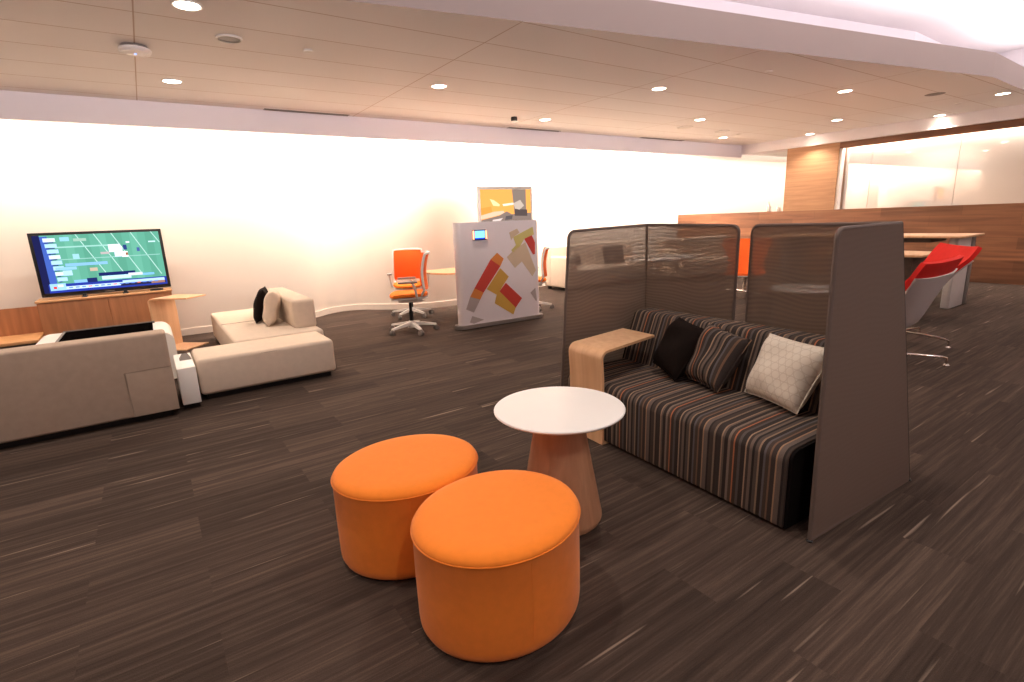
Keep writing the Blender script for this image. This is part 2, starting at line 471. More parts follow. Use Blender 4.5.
# walls out of the frame close the room
struct('wall_left', B(-5.1, -5, -4, 11, 0, 3.8), M['wall'], 'plain cream wall at the near left end of the lounge', 'wall')
struct('wall_front', B(-5.1, 20, -4.1, -4, 0, 3.8), M['woodhead'], 'unseen wall opposite the curving wall, darkened to cut the fill', 'wall')  # out of view; dark finish set to lessen light bounced onto front faces
struct('wall_end', B(20, 20.1, -4, 11, 0, 3.4), M['wall'], 'plain cream wall at the far end beyond the walnut wall', 'wall')

# ------------------------------------------------------------------ lighting
WARM = (1.0, 0.88, 0.77)
def area(name, loc, rot, sx, sy, power, colr=WARM, spread=180):
    l = bpy.data.lights.new(name, 'AREA'); l.shape = 'RECTANGLE'; l.size = sx; l.size_y = sy; l.energy = power; l.color = colr; l.spread = R(spread)
    o = bpy.data.objects.new(name, l); col.objects.link(o); o.location = loc; o.rotation_euler = rot; return o
# cove strip tucked behind the soffit, aimed down at the curved wall
for i in range(5):
    area('cove_strip_light', (-3.2 + i * 3.45, SY + .09, CZ - .17), (R(72), 0, 0), 3.4, 0.06, (30, 44, 105, 145, 145)[i])
area('cove_strip_light', (15.8, 8.9, CZ - .05), (R(20), 0, 0), 7.5, 0.08, 150)
# strip behind the wood header, washing the glass
area('header_strip_light', (XR + .12, 0.8, 2.73), (0, R(-12), 0), 0.05, 9.4, 60)
# light in the raised coffer
area('coffer_cove_light', (5.9, 3.22, CH - .10), (R(205), 0, R(-11)), 6.6, 0.08, 30, (1.0, 0.93, 0.88))
area('coffer_cove_light', (10.3, 2.62, CH - .10), (R(205), 0, 0), 2.2, 0.08, 15, (1.0, 0.93, 0.88))

# unseen fill added behind the camera to brighten the ceilings and soffit
area('ceiling_fill_light', (4.0, -3.7, 2.3), (R(154), 0, 0), 15, 0.3, 120, (1.0, 0.92, 0.93))
# added narrow fill aimed at the far soffit; this wall has no window
area('soffit_fill_light', (4.5, -3.85, 2.62), (R(97), 0, 0), 16, 0.35, 52, (0.99, 0.92, 0.97), 42)

def spot(loc, power, ang=118, blend=0.6):
    l = bpy.data.lights.new('downlight_lamp', 'SPOT'); l.energy = power; l.color = WARM; l.spot_size = R(ang); l.spot_blend = blend; l.shadow_soft_size = 0.06
    o = bpy.data.objects.new('downlight_lamp', l); col.objects.link(o); o.location = loc; return o

DL = [(0.495, 4.503), (0.492, 6.704), (3.033, 5.748), (5.489, 6.928), (5.546, 4.717), (8.001, 5.918), (10.419, 7.116), (8.082, 3.699), (10.583, 4.931), (11.94, 6.08), (12.03, 3.87), (10.648, 2.692)]
DLL = ['largest ceiling downlight at the top edge near the round grille', 'ceiling downlight near the soffit above the television',
       'ceiling downlight crossing between chairs and striped sofa, alone on its panel row', 'ceiling downlight just right of the small black dome camera', 'ceiling downlight above the gap between the mesh screens',
       'ceiling downlight above the left end of the walnut wall, nearest the paired vents', 'farthest ceiling downlight against the soffit end', 'brightest ceiling downlight below the grey coffer edge',
       'ceiling downlight in front of the oak column and left of the glass', 'small ceiling downlight close to the oak column top', 'ceiling downlight above the middle of the glass panels', 'ceiling downlight at the right edge under the coffer corner']
first = None
for i, ((x, y), lb) in enumerate(zip(DL, DLL)):
    if first is None:
        t = thing('downlight', lb, 'ceiling light', (x, y, CZ), 0, 'recessed ceiling downlights')
        b = lathe(bmesh.new(), [(.078, -.001), (.098, -.001), (.098, -.006), (.088, -.009), (.078, -.004)], 32, cap=False)
        b.faces.ensure_lookup_table(); link('trim_ring', b, M['whiteplastic'], t)
        d = lathe(bmesh.new(), [(.08, -.002), (.08, -.0045)], 32); link('lamp_disc', d, M['lamp'], t)
        first = t
    else:
        t = copy_tree(first); t.location = (x, y, CZ); t['label'] = lb
    spot((x, y, CZ - .03), 46)
for x, y in ((-2.0, 6.7), (-2.0, 4.6), (13.5, 7.2)): spot((x, y, CZ - .03), 46)
for x, y in ((0.2, 2.2), (2.6, 1.6), (5.4, 0.6), (0.3, -1.2), (3.0, -1.4), (-2.2, 1.6), (8.2, .4)): spot((x, y, CU - .03), 70)

def ceiling_disc(name, label, cat, xy, r, h, mat, lip=None):
    t = thing(name, label, cat, (xy[0], xy[1], CZ))
    link('body', lathe(bmesh.new(), [(r * .9, 0), (r, -h * .4), (r * .93, -h), (r * .2, -h * 1.05)], 36), mat, t)
    if lip: link('rim', lathe(bmesh.new(), [(r * 1.02, -.001), (r * 1.15, -.001), (r * 1.15, -.012), (r * 1.0, -.014)], 36, cap=False), lip, t)
    return t
ceiling_disc('ceiling_speaker', 'round beige speaker grille in the ceiling right of the hanging disc', 'speaker', (0.819, 5.08), .085, .008, M['grey'], M['whiteplastic'])
t = ceiling_disc('ceiling_sensor', 'white round device hanging below the ceiling seam', 'sensor', (0.187, 5.626), .10, .03, M['grey'])
link('cover', lathe(bmesh.new(), [(.112, -.022), (.118, -.04), (.1, -.055), (.03, -.058)], 36), M['whiteplastic'], t)
link('status_lamp', lathe(bmesh.new(), [(.006, -.057), (.006, -.062)], 12), emit('blue_lamp', (90, 150, 255), 3), t)
for xy, lb in (((1.438, 5.108), 'small white sprinkler cap right of the speaker grille'), ((6.063, 3.6), 'small white sprinkler cap near the grey coffer edge'),
               ((10.294, 6.678), 'tiny white sprinkler cap beside the farthest downlight'), ((10.879, 3.282), 'tiny brown sprinkler cap near the right edge downlight')):
    ceiling_disc('sprinkler_cap', lb, 'sprinkler', xy, .04, .012, M['whiteplastic'])['group'] = 'sprinkler caps in the ceiling'
ceiling_disc('dome_camera', 'small black dome camera on the ceiling near the soffit', 'camera', (4.907, 6.946), .05, .055, M['black'])
ceiling_disc('ceiling_vent', 'round grey vent in the ceiling above the glass panels', 'vent', (9.628, 3.188), .12, .006, M['grey'])
for xy, lb in (((8.406, 6.531), 'round white vent, nearer of the paired vents by the soffit'), ((9.565, 6.561), 'round white vent, farther of the paired vents by the soffit')):
    ceiling_disc('ceiling_vent', lb, 'vent', xy, .12, .012, M['whiteplastic'], M['whiteplastic'])['group'] = 'paired round vents'
for x0, x1, lb in ((1.55, 2.62, 'long dark slot vent above the cream corner seat'), (5.35, 6.45, 'dark slot vent above the far white sofa'), (8.6, 9.9, 'dark slot vent at the far end of the soffit')):
    t = thing('slot_vent', lb, 'vent', ((x0 + x1) / 2, SY - .06, CZ), 0, 'slot vents along the soffit')
    w = (x1 - x0) / 2
    link('slot', B(-w, w, -.025, .025, -.004, 0), M['grey'], t)
    link('frame', box(B(-w - .015, w + .015, .025, .035, -.008, 0), -w - .015, w + .015, -.035, -.025, -.008, 0), M['grey'], t)

# ------------------------------------------------------------------ orange poufs
def pouf(name, label, loc, rz):
    t = thing(name, label, 'pouf', loc, rz, 'orange oval poufs')
    a, b, h = .325, .290, .422
    prof = [(-.036, .002), (-.022, .008), (-.010, .019), (-.002, .036), (0, .06), (.001, h * .5), (0, h - .040), (.003, h - .034), (.003, h - .029), (-.004, h - .018), (-.018, h - .009), (-.04, h - .004), (-.08, h - .001), (-.16, h + .001), (-.26, h + .002)]
    bm = bmesh.new(); seg = 96; rings = []
    for dr, z in prof:
        rings.append([bm.verts.new(((a + dr) * math.cos(2 * math.pi * i / seg), (b + dr) * math.sin(2 * math.pi * i / seg), z)) for i in range(seg)])
    for p, q in zip(rings, rings[1:]):
        for i in range(seg): bm.faces.new((p[i], p[(i + 1) % seg], q[(i + 1) % seg], q[i]))
    bm.faces.new(list(reversed(rings[0]))); bm.faces.new(rings[-1])
    link('body', bm, M['orange'], t, ang=60)
    tb = bmesh.new()
    tube(tb, [((a + .003) * math.cos(2 * math.pi * i / 96), (b + .003) * math.sin(2 * math.pi * i / 96), h - .036) for i in range(96)], .0032, 8, True)
    link('piping', tb, M['orange'], t)
    sb = bmesh.new()
    tube(sb, [((a + .0005) * math.cos(R(-112)), (b + .0005) * math.sin(R(-112)), z) for z in (.06, .2, .37)], .001, 6)
    link('side_seam', sb, M['orange'], t)
    g = lathe(bmesh.new(), [(a - .04, 0), (a - .04, .008)], 48, 1, (b - .04) / (a - .04)); link('base', g, M['black'], t)
    return t
pouf('pouf', 'orange oval pouf behind the nearer pouf, farther from the camera', (.812, 2.083, 0), .05)
pouf('pouf', 'orange oval pouf nearest the camera, in front of the round white table', (.916, 1.496, 0), .231)

# ------------------------------------------------------------------ round white table
t = thing('round_table', 'small round white table on a wooden cone pedestal beside the orange poufs', 'table', (1.484, 1.818, 0))
link('tabletop', lathe(bmesh.new(), [(.27, .556), (.300, .563), (.308, .570), (.308, .574), (.304, .578), (.29, .579)], 96), M['tabletop'], t)
link('pedestal', lathe(bmesh.new(), [(.17, 0), (.192, .008), (.200, .026), (.199, .04), (.108, .555), (.10, .557)], 72), M['cone'], t)

# ------------------------------------------------------------------ striped lounge
LO = (2.198, 1.082, 0); LR = R(-2.9)
def lounge_world(p):
    return Matrix.Translation(LO) @ Matrix.Rotation(LR, 4, 'Z') @ Vector(p)
L = 1.62
t = thing('striped_sofa', 'low sofa in brown and orange striped fabric between mesh screens', 'sofa', LO, LR)
prof = [(0.0, .019), (-.004, .03), (0.0, .33)] + arc(.062, .336, .062, 180, 90, 8) + [(.2, .404), (.35, .408), (.56, .404), (.56, .019)]
bm = extrude_profile(bmesh.new(), prof, .014, L - .014, ny=8)
link('seat', bm, M['stripe'], t)
for y0, y1 in ((0.0, .014), (L - .014, L)):
    ins = [(max(p[0], .006) + (.004 if p[0] < .3 else 0), p[1] - .005) for p in prof]
    link('end_panel', extrude_profile(bmesh.new(), ins, y0, y1), M['blackfab'], t)
bprof = [(.52, .40), (.58, .58)] + arc(.680, .710, .045, 165, 90, 6) + arc(.80, .707, .048, 90, 0, 6) + [(.855, .4), (.855, .036), (.565, .036), (.565, .40)]
half = L / 2
for y0, y1 in ((.012, .83), (.834, L - .012)):
    link('backrest', extrude_profile(bmesh.new(), bprof, y0, y1, ny=6), M['stripe'], t)
bi = [((p[0] - .68) * .99 + .68, (p[1] - .4) * .985 + .398) for p in bprof]
for y0, y1 in ((0, .012), (L - .012, L)):
    link('end_panel', extrude_profile(bmesh.new(), bi, y0, y1), M['blackfab'], t)
link('base', B(.56, .8, .03, L - .03, .020, .037), M['black'], t)
for fy in (.12, .85, 1.1):
    for fx in (.10, .72): link('foot', B(fx - .04, fx + .04, fy - .04, fy + .04, 0, .021), M['black'], t)

# pillows
def pillow(name, label, corners, T, mat, seed):
    P = [lounge_world(c) for c in corners]
    ctr = sum((Vector(p) for p in P), Vector()) / 4
    ux = (P[1] - P[0]).normalized(); nn = ux.cross(P[3] - P[0]).normalized(); vv = nn.cross(ux)
    # own axes: X = normal, Y = width, Z = height
    Mx = Matrix((( -nn.x, ux.x, vv.x, ctr.x), (-nn.y, ux.y, vv.y, ctr.y), (-nn.z, ux.z, vv.z, ctr.z), (0, 0, 0, 1)))
    inv = Mx.inverted()
    t = thing(name, label, 'cushion', (0, 0, 0), 0, 'cushions on the striped sofa'); t.matrix_world = Mx
    c = [inv @ p for p in P]
    link('cover', pillow_mesh(*c, T, seed=seed), mat, t, ang=80)
    n = 18; pts = []
    ct = (c[0] + c[1] + c[2] + c[3]) / 4
    def edge(u, v):
        p = (c[0] * (1 - u) + c[1] * u) * (1 - v) + (c[3] * (1 - u) + c[2] * u) * v
        a, b = 2 * u - 1, 2 * v - 1
        q = 1 - .05 * ((1 - a * a) * b * b + (1 - b * b) * a * a)
        return ct + (p - ct) * q
    for i in range(n): pts.append(edge(i / n, 0))
    for i in range(n): pts.append(edge(1, i / n))
    for i in range(n): pts.append(edge(1 - i / n, 1))
    for i in range(n): pts.append(edge(0, 1 - i / n))
    link('piping', tube(bmesh.new(), pts, .0035, 6, True), mat, t)
    return t
pillow('throw_pillow', 'cream cushion with a hexagon weave at the right end of the striped sofa', [(.385, .205, .425), (.49, .575, .425), (.585, .505, .765), (.56, .13, .745)], .16, M['cream'], 3)
pillow('throw_pillow', 'striped cushion in the middle matching the sofa fabric', [(.36, .66, .425), (.455, 1.0, .425), (.57, .90, .77), (.56, .60, .715)], .15, M['stripe_p'], 5)
pillow('throw_pillow', 'dark brown cushion between the wooden side table and striped cushion', [(.335, .955, .425), (.47, 1.265, .455), (.56, 1.13, .775), (.53, .86, .73)], .15, M['charcoal'], 9)

# ------------------------------------------------------------------ mesh privacy screens
def screen(name, label, near_b, near_t, fold_b, fold_t, free_b, free_t, side='knit'):
    o = Vector((fold_b[0], fold_b[1], 0))
    t = thing(name, label, 'privacy screen', o)
    P = {k: Vector(v) - o for k, v in dict(nb=near_b, nt=near_t, fb=fold_b, ft=fold_t, xb=free_b, xt=free_t).items()}
    out = []
    def wing(nm, a_b, a_t, c_b, c_t, other):
        """a = free end, c = fold end"""
        nr = (a_b - c_b).cross(c_t - c_b).normalized() * .008
        n = 24; rows = []
        # outline with a rounded free top corner
        w = (a_t - c_t).length; r = .045
        bm = bmesh.new()
        pts = [c_b, a_b]
        ea = (a_t - a_b).normalized(); et = (c_t - a_t).normalized()
        for i in range(7):
            s = i / 6 * math.pi / 2
            pts.append(a_t - ea * r * (1 - math.sin(s)) + et * r * (1 - math.cos(s)))
        pts.append(c_t)
        f = [bm.verts.new(p + nr) for p in pts]; b = [bm.verts.new(p - nr) for p in pts]
        bm.faces.new(f); bm.faces.new(list(reversed(b)))
        for i in range(len(pts)):
            j = (i + 1) % len(pts); bm.faces.new((f[i], b[i], b[j], f[j]))
        link(nm, bm, M[side if nm == 'side_wing' else 'knit'], t)
        return pts
    s = wing('side_wing', P['nb'], P['nt'], P['fb'], P['ft'], None)
    k = wing('back_wing', P['xb'], P['xt'], P['fb'], P['ft'], None)
    path = s[1:] + list(reversed(k[1:-1]))
    link('edge_tube', tube(bmesh.new(), path, .0105, 8), M['knitframe'], t)
    link('bottom_tube', tube(bmesh.new(), [P['nb'] + Vector((0, 0, .011)), P['fb'] + Vector((0, 0, .011)), P['xb'] + Vector((0, 0, .011))], .0105, 8), M['knitframe'], t)
    link('fold_seam', tube(bmesh.new(), [P['fb'], P['ft']], .0095, 8), M['knitseam'], t)
    for q in (P['nb'], P['fb'], P['xb']):
        d = (-(q - (P['nb'] + P['xb']) * .5)).normalized()
        link('foot', lathe(bmesh.new(), [(.014, 0), (.014, .006), (.008, .012)], 14, c=(q.x, q.y)), M['black'], t)
    return t
screen('mesh_screen', 'brown mesh privacy screen folded around the left end of the striped sofa', (2.275, 2.775, 0), (2.345, 2.73, 1.352), (3.22, 2.83, 0), (3.10, 2.721, 1.366), (3.17, 2.025, 0), (3.075, 1.955, 1.352))
screen('mesh_screen', 'brown mesh privacy screen wrapping the right end of the striped sofa', (2.222, .982, 0), (2.30, 1.030, 1.358), (3.17, .939, 0), (3.03, 1.071, 1.355), (3.16, 1.92, 0), (3.065, 1.857, 1.352), 'knit_dense')

# ------------------------------------------------------------------ bent plywood side tables
def c_table(name, label, loc, rz, h=.628, w0=.43, w1=.33, depth=.60, skew=.0):
    """upright across local Y at x = 0, top and foot run to +X; the top tapers"""
    t = thing(name, label, 'side table', loc, rz, 'bent wood side tables')
    th = .017; r = .05
    path = [(depth, h - th / 2), (depth * .6, h - th / 2), (.2, h - th / 2)] + [(r + th / 2 + r * math.cos(R(a)) - th / 2, h - th / 2 - r + r * math.sin(R(a))) for a in (90, 112, 135, 158, 180)] + [(th / 2, h * .7), (th / 2, h * .45)]
    def sweep(path, wf):
        bm = bmesh.new(); rows = []
        pv = [Vector((p[0], 0, p[1])) for p in path]
        for i, p in enumerate(pv):
            d = (pv[min(i + 1, len(pv) - 1)] - pv[max(i - 1, 0)]).normalized(); n = Vector((d.z, 0, -d.x)) * th / 2
            y0, y1 = wf(p.x)
            rows.append([bm.verts.new(p + n + Vector((0, y0, 0))), bm.verts.new(p + n + Vector((0, y1, 0))), bm.verts.new(p - n + Vector((0, y1, 0))), bm.verts.new(p - n + Vector((0, y0, 0)))])
        for a, b in zip(rows, rows[1:]):
            for j in range(4): bm.faces.new((a[j], a[(j + 1) % 4], b[(j + 1) % 4], b[j]))
        bm.faces.new(rows[0]); bm.faces.new(list(reversed(rows[-1])))
        return bm
    wf = lambda x: (skew * max(0, x - .05) - w0 / 2 + (w0 - w1) / 2 * max(0, x) / depth, skew * max(0, x - .05) + w0 / 2 - (w0 - w1) / 2 * max(0, x) / depth)
    link('top', sweep(path[:-1], wf), M['maple'], t)
    link('upright', B(0, th, -w0 / 2, w0 / 2, .016, h * .7), M['maple'], t)
    link('foot', B(0, depth * .8, -w0 / 2, w0 / 2, 0, .016, .003), M['maple'], t)
    return t
c_table('plywood_side_table', 'pale bent wood side table hooked over the left end of the striped sofa', (2.232, 2.455, 0), R(-2.9), .628, .33, .31, .575, .2)
c_table('plywood_side_table', 'pale bent wood side table in front of the wood cabinet under the television', (.055, 8.02, 0), R(-45), .66, .40, .33, .52)

# ------------------------------------------------------------------ beige lounge seating at left
t = thing('lounge_sofa', 'beige sofa seen from behind at the left edge facing the television', 'sofa', (-1.0, 5.2, 0))
def W(x, y): return (x + 1.0, y - 5.2)
box_ = lambda x0, x1, y0, y1, z0, z1, bev, seg=4: B(x0 + 1.0, x1 + 1.0, y0 - 5.2, y1 - 5.2, z0, z1, bev, seg)
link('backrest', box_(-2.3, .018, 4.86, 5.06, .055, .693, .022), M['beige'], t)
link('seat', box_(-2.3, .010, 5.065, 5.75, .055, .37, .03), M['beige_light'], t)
link('base', box_(-2.25, -.03, 4.92, 5.70, 0, .055, .004, 1), M['black'], t)
sm = bmesh.new(); q = lambda x, z: (x + 1.0, 4.858 - 5.2, z)
tube(sm, [q(.014, .42), q(-.1, .419), q(-.29, .415)], .0035, 6)
tube(sm, [q(-.29, .415), q(-.275, .07)], .0035, 6)
link('panel_seam', sm, M['seam'], t)
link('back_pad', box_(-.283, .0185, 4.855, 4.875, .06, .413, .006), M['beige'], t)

t = thing('upholstered_bench', 'long beige bench seat with its side to the camera, front piece of the corner seating', 'bench', (.78, 5.4, 0))
link('seat', B(-.585, .585, -.27, .31, .05, .372, .035, 5), M['beige_light'], t)
link('base', B(-.54, .54, -.21, .27, 0, .052), M['black'], t)
tb = bmesh.new(); tube(tb, [(-.55, -.262, .345), (0, -.2665, .347), (.55, -.262, .345)], .003, 6); link('seam', tb, M['seam'], t)

t = thing('corner_seat', 'cream lounge seat with a low backrest behind the beige bench', 'sofa', (1.0, 6.8, 0))
link('seat', B(-.43, .44, -1.06, 1.25, .05, .375, .035, 5), M['beige_light'], t)
bb = B(.20, .44, -.82, .70, .36, .685, .04, 5)
link('backrest', bb, M['beige_light'], t)
link('base', B(-.38, .40, -1.0, 1.2, 0, .052), M['black'], t)
tb = bmesh.new(); tube(tb, [(-.42, .1, .376), (0, .1, .3775), (.2, .1, .377)], .003, 6); link('seam', tb, M['seam'], t)

def std_pillow(name, label, loc, rot, w, h, T, mat, seed, group):
    t = thing(name, label, 'cushion', loc, 0, group); t.rotation_euler = rot
    link('cover', pillow_mesh((0, -w / 2, -h / 2), (0, w / 2, -h / 2), (0, w / 2, h / 2), (0, -w / 2, h / 2), T, seed=seed), mat, t, ang=80)
    return t
std_pillow('throw_pillow', 'white cushion leaning on the cream seat backrest', (1.085, 6.50, .575), (0, R(14), R(-14)), .42, .40, .16, M['beige_light'], 2, 'cushions on the cream corner seat')
std_pillow('throw_pillow', 'dark charcoal cushion behind the white cushion on the cream seat', (1.02, 6.80, .575), (0, R(16), R(-14)), .42, .40, .13, M['charcoal'], 4, 'cushions on the cream corner seat')

t = thing('side_cabinet', 'small white box cabinet between the beige sofa and bench', 'cabinet', (.115, 5.28, 0))
link('body', B(-.068, .066, -.32, .32, .05, .36, .006, 2), M['white'], t)
link('base', B(-.058, .055, -.26, .28, 0, .052), M['black'], t)
t = thing('table_tent', 'small grey folded card on top of the white box cabinet', 'card', (.13, 5.30, .36))
cb = bmesh.new()
pts = [(-.045, -.02, 0), (.045, -.02, 0), (.045, .10, 0), (-.045, .10, 0), (-.02, .04, .05), (.02, .04, .05)]
v = [cb.verts.new(p) for p in pts]
for f in ((0, 1, 5, 4), (1, 2, 5), (2, 3, 4, 5), (3, 0, 4), (3, 2, 1, 0)): cb.faces.new([v[i] for i in f])
link('card', cb, M['grey'], t, False)

# white coffee table with a black inset top
t = thing('coffee_table', 'white table with rounded corners and black inset top behind the beige sofa', 'table', (-.47, 6.5, 0))
H = .50
pp = [(-.56, 0.02)] + arc(-.56 + .10, H - .10, .10, 180, 90, 8) + arc(.56 - .10, H - .10, .10, 90, 0, 8) + [(.56, .02)]
link('shell', extrude_profile(bmesh.new(), pp, -.40, .40), M['white'], t)
link('inset_top', B(-.33, .40, -.33, .33, H - .002, H + .012, .003, 1), M['blackgloss'], t)
link('inset_rim', box(B(-.35, .42, .33, .35, H - .002, H + .022), -.35, -.33, -.33, .33, H - .002, H + .016), M['grey'], t)
for x in (-.548, .548): link('foot', B(x - .012, x + .012, -.3, .3, 0, .02), M['grey'], t)

# wood cabinet, long low bench and television
t = thing('media_cabinet', 'cherry wood cabinet carrying the television against the curving wall', 'cabinet', (-.5, 8.56, 0))
link('body', B(-.69, .69, -.16, .17, .05, .68, .004, 1), M['cred'], t)
link('top', B(-.70, .70, -.185, .18, .68, .705, .004, 1), M['credtop'], t)
link('base', B(-.67, .67, -.13, .15, 0, .05), M['black'], t)
for x0, x1 in ((-.685, -.003), (.003, .685)): link('door', B(x0, x1, -.178, -.16, .06, .672, .003, 1), M['cred'], t)
t = thing('low_cabinet', 'long low cherry wood bench cabinet left of the television cabinet', 'cabinet', (-2.4, 8.45, 0))
link('back_panel', B(-1.6, 1.2, .20, .24, 0, .625), M['cred'], t)
link('top', B(-1.6, 1.2, -.42, .20, .265, .30, .004, 1), M['credtop'], t)
link('body', B(-1.58, 1.18, -.36, .20, .05, .265), M['darkwood'], t)
link('base', B(-1.5, 1.1, -.3, .18, 0, .05), M['black'], t)

t = thing('television', 'large flat television showing a football game on the wood cabinet', 'television', (-.467, 8.50, .705), R(0))
w, z0, z1 = .668, .03, .80
link('housing', B(-w, w, -.02, .03, z0, z1, .006, 2), M['black'], t)
SCR = {}
def em(c, s=.92):
    k = (c, s)
    if k not in SCR: SCR[k] = emit('screen_colour', c, s)
    return SCR[k]
sx0, sx1, sz0, sz1 = -w + .034, w - .034, z0 + .045, z1 - .032
bm = bmesh.new(); mats = []
layer = [0]
def quad(u0, v0, u1, v1, c, skew=0.0, s=.92):
    """u to the right, v downwards, both 0..1 over the picture"""
    m = em(c, s)
    if m not in mats: mats.append(m)
    layer[0] += 1
    y = -.0205 - layer[0] * .00002
    X = lambda u: sx0 + (sx1 - sx0) * u
    Z = lambda v: sz1 - (sz1 - sz0) * v
    f = bm.faces.new([bm.verts.new(p) for p in ((X(u0), y, Z(v0)), (X(u1), y, Z(v0)), (X(u1 + skew), y, Z(v1)), (X(u0 + skew), y, Z(v1)))])
    f.material_index = mats.index(m)
rn = random.Random(3)
quad(0, 0, 1, 1, (92, 160, 138))
for i in range(7):
    quad(.1 + .13 * i, 0, .165 + .13 * i, 1, (100, 168, 146) if i % 2 else (86, 152, 130), 0.0)
for u in (.32, .46, .60, .76, .93):
    quad(u, 0, u + .008, .80 if u < .8 else .2, (176, 214, 206), .20 if u < .8 else .06)
quad(.12, .20, .62, .225, (150, 200, 190)); quad(.14, .42, .98, .435, (140, 190, 180))
quad(0, 0, .055, 1, (28, 30, 74)); quad(.055, .02, .11, .98, (64, 92, 176)); 
for i in range(8):
    quad(.075 + .006 * i, .05 + .098 * i, .165 + .004 * i, .115 + .098 * i, (168, 206, 250) if i % 3 else (206, 226, 255))
    quad(.085 + .006 * i, .118 + .098 * i, .15, .135 + .098 * i, (40, 48, 110))
for u, v, a, b, c in ((.20, .04, .07, .07, (140, 196, 220)), (.30, .07, .10, .05, (150, 186, 170)), (.20, .50, .33, .05, (130, 180, 220)), (.12, .56, .16, .05, (140, 190, 226)), (.17, .62, .07, .09, (170, 206, 240)),
                      (.38, .60, .06, .06, (190, 170, 150)), (.50, .70, .08, .06, (200, 150, 104)), (.27, .34, .05, .09, (150, 200, 210)), (.56, .20, .10, .14, (226, 236, 250)), (.62, .24, .05, .18, (240, 240, 255)), (.68, .22, .03, .09, (44, 60, 120)),
                      (.60, .30, .06, .13, (206, 214, 235)), (.66, .34, .05, .10, (255, 255, 255)), (.69, .36, .02, .05, (150, 90, 60)), (.79, .28, .025, .07, (70, 90, 150)), (.90, .17, .06, .025, (190, 224, 230)), (.71, .16, .03, .03, (220, 230, 240)),
                      (.49, .33, .07, .04, (180, 170, 170))):
    quad(u, v, u + a, v + b, c)
quad(.04, .85, 1, 1.0, (40, 56, 150)); quad(.10, .90, .62, .955, (190, 214, 250)); quad(.62, .87, .98, .92, (176, 206, 246)); quad(.60, .93, .99, .97, (40, 40, 70)); quad(.86, .92, .98, .965, (150, 110, 100))
quad(.44, .70, .74, .76, (28, 36, 92)); quad(.46, .765, .70, .83, (190, 222, 255)); quad(.34, .78, .42, .86, (30, 40, 96)); quad(.68, .74, .80, .79, (210, 214, 235)); quad(.24, .80, .34, .85, (130, 180, 236)); quad(.80, .76, .90, .80, (120, 180, 230))
for i in range(16):
    u = .14 + .05 * i; quad(u, .915, u + .03, .935, (96, 130, 210) if i % 4 else (220, 120, 90))
quad(.05, .84, .17, .96, (150, 196, 246)); quad(.075, .89, .10, .93, (226, 60, 40)); quad(.11, .86, .15, .90, (226, 230, 250))
link('screen', bm, mats, t, False)
for x in (-.26, .16):
    fb = B(x - .02, x + .02, -.03, .01, .008, z0 + .01, .003, 1); box(fb, x - .03, x + .03, -.10, .06, 0, .012, .003, 1)
    link('stand_foot', fb, M['black'], t)
link('logo_strip', B(-.05, .05, -.0215, -.02, z0 + .012, z0 + .02), M['grey'], t)
t = thing('set_top_box', 'small black box lying on the cabinet under the television corner', 'box', (.03, 8.46, .705))
link('body', lathe(bmesh.new(), [(.07, 0), (.075, .004), (.07, .02), (.05, .024)], 28, 1, .6), M['black'], t)

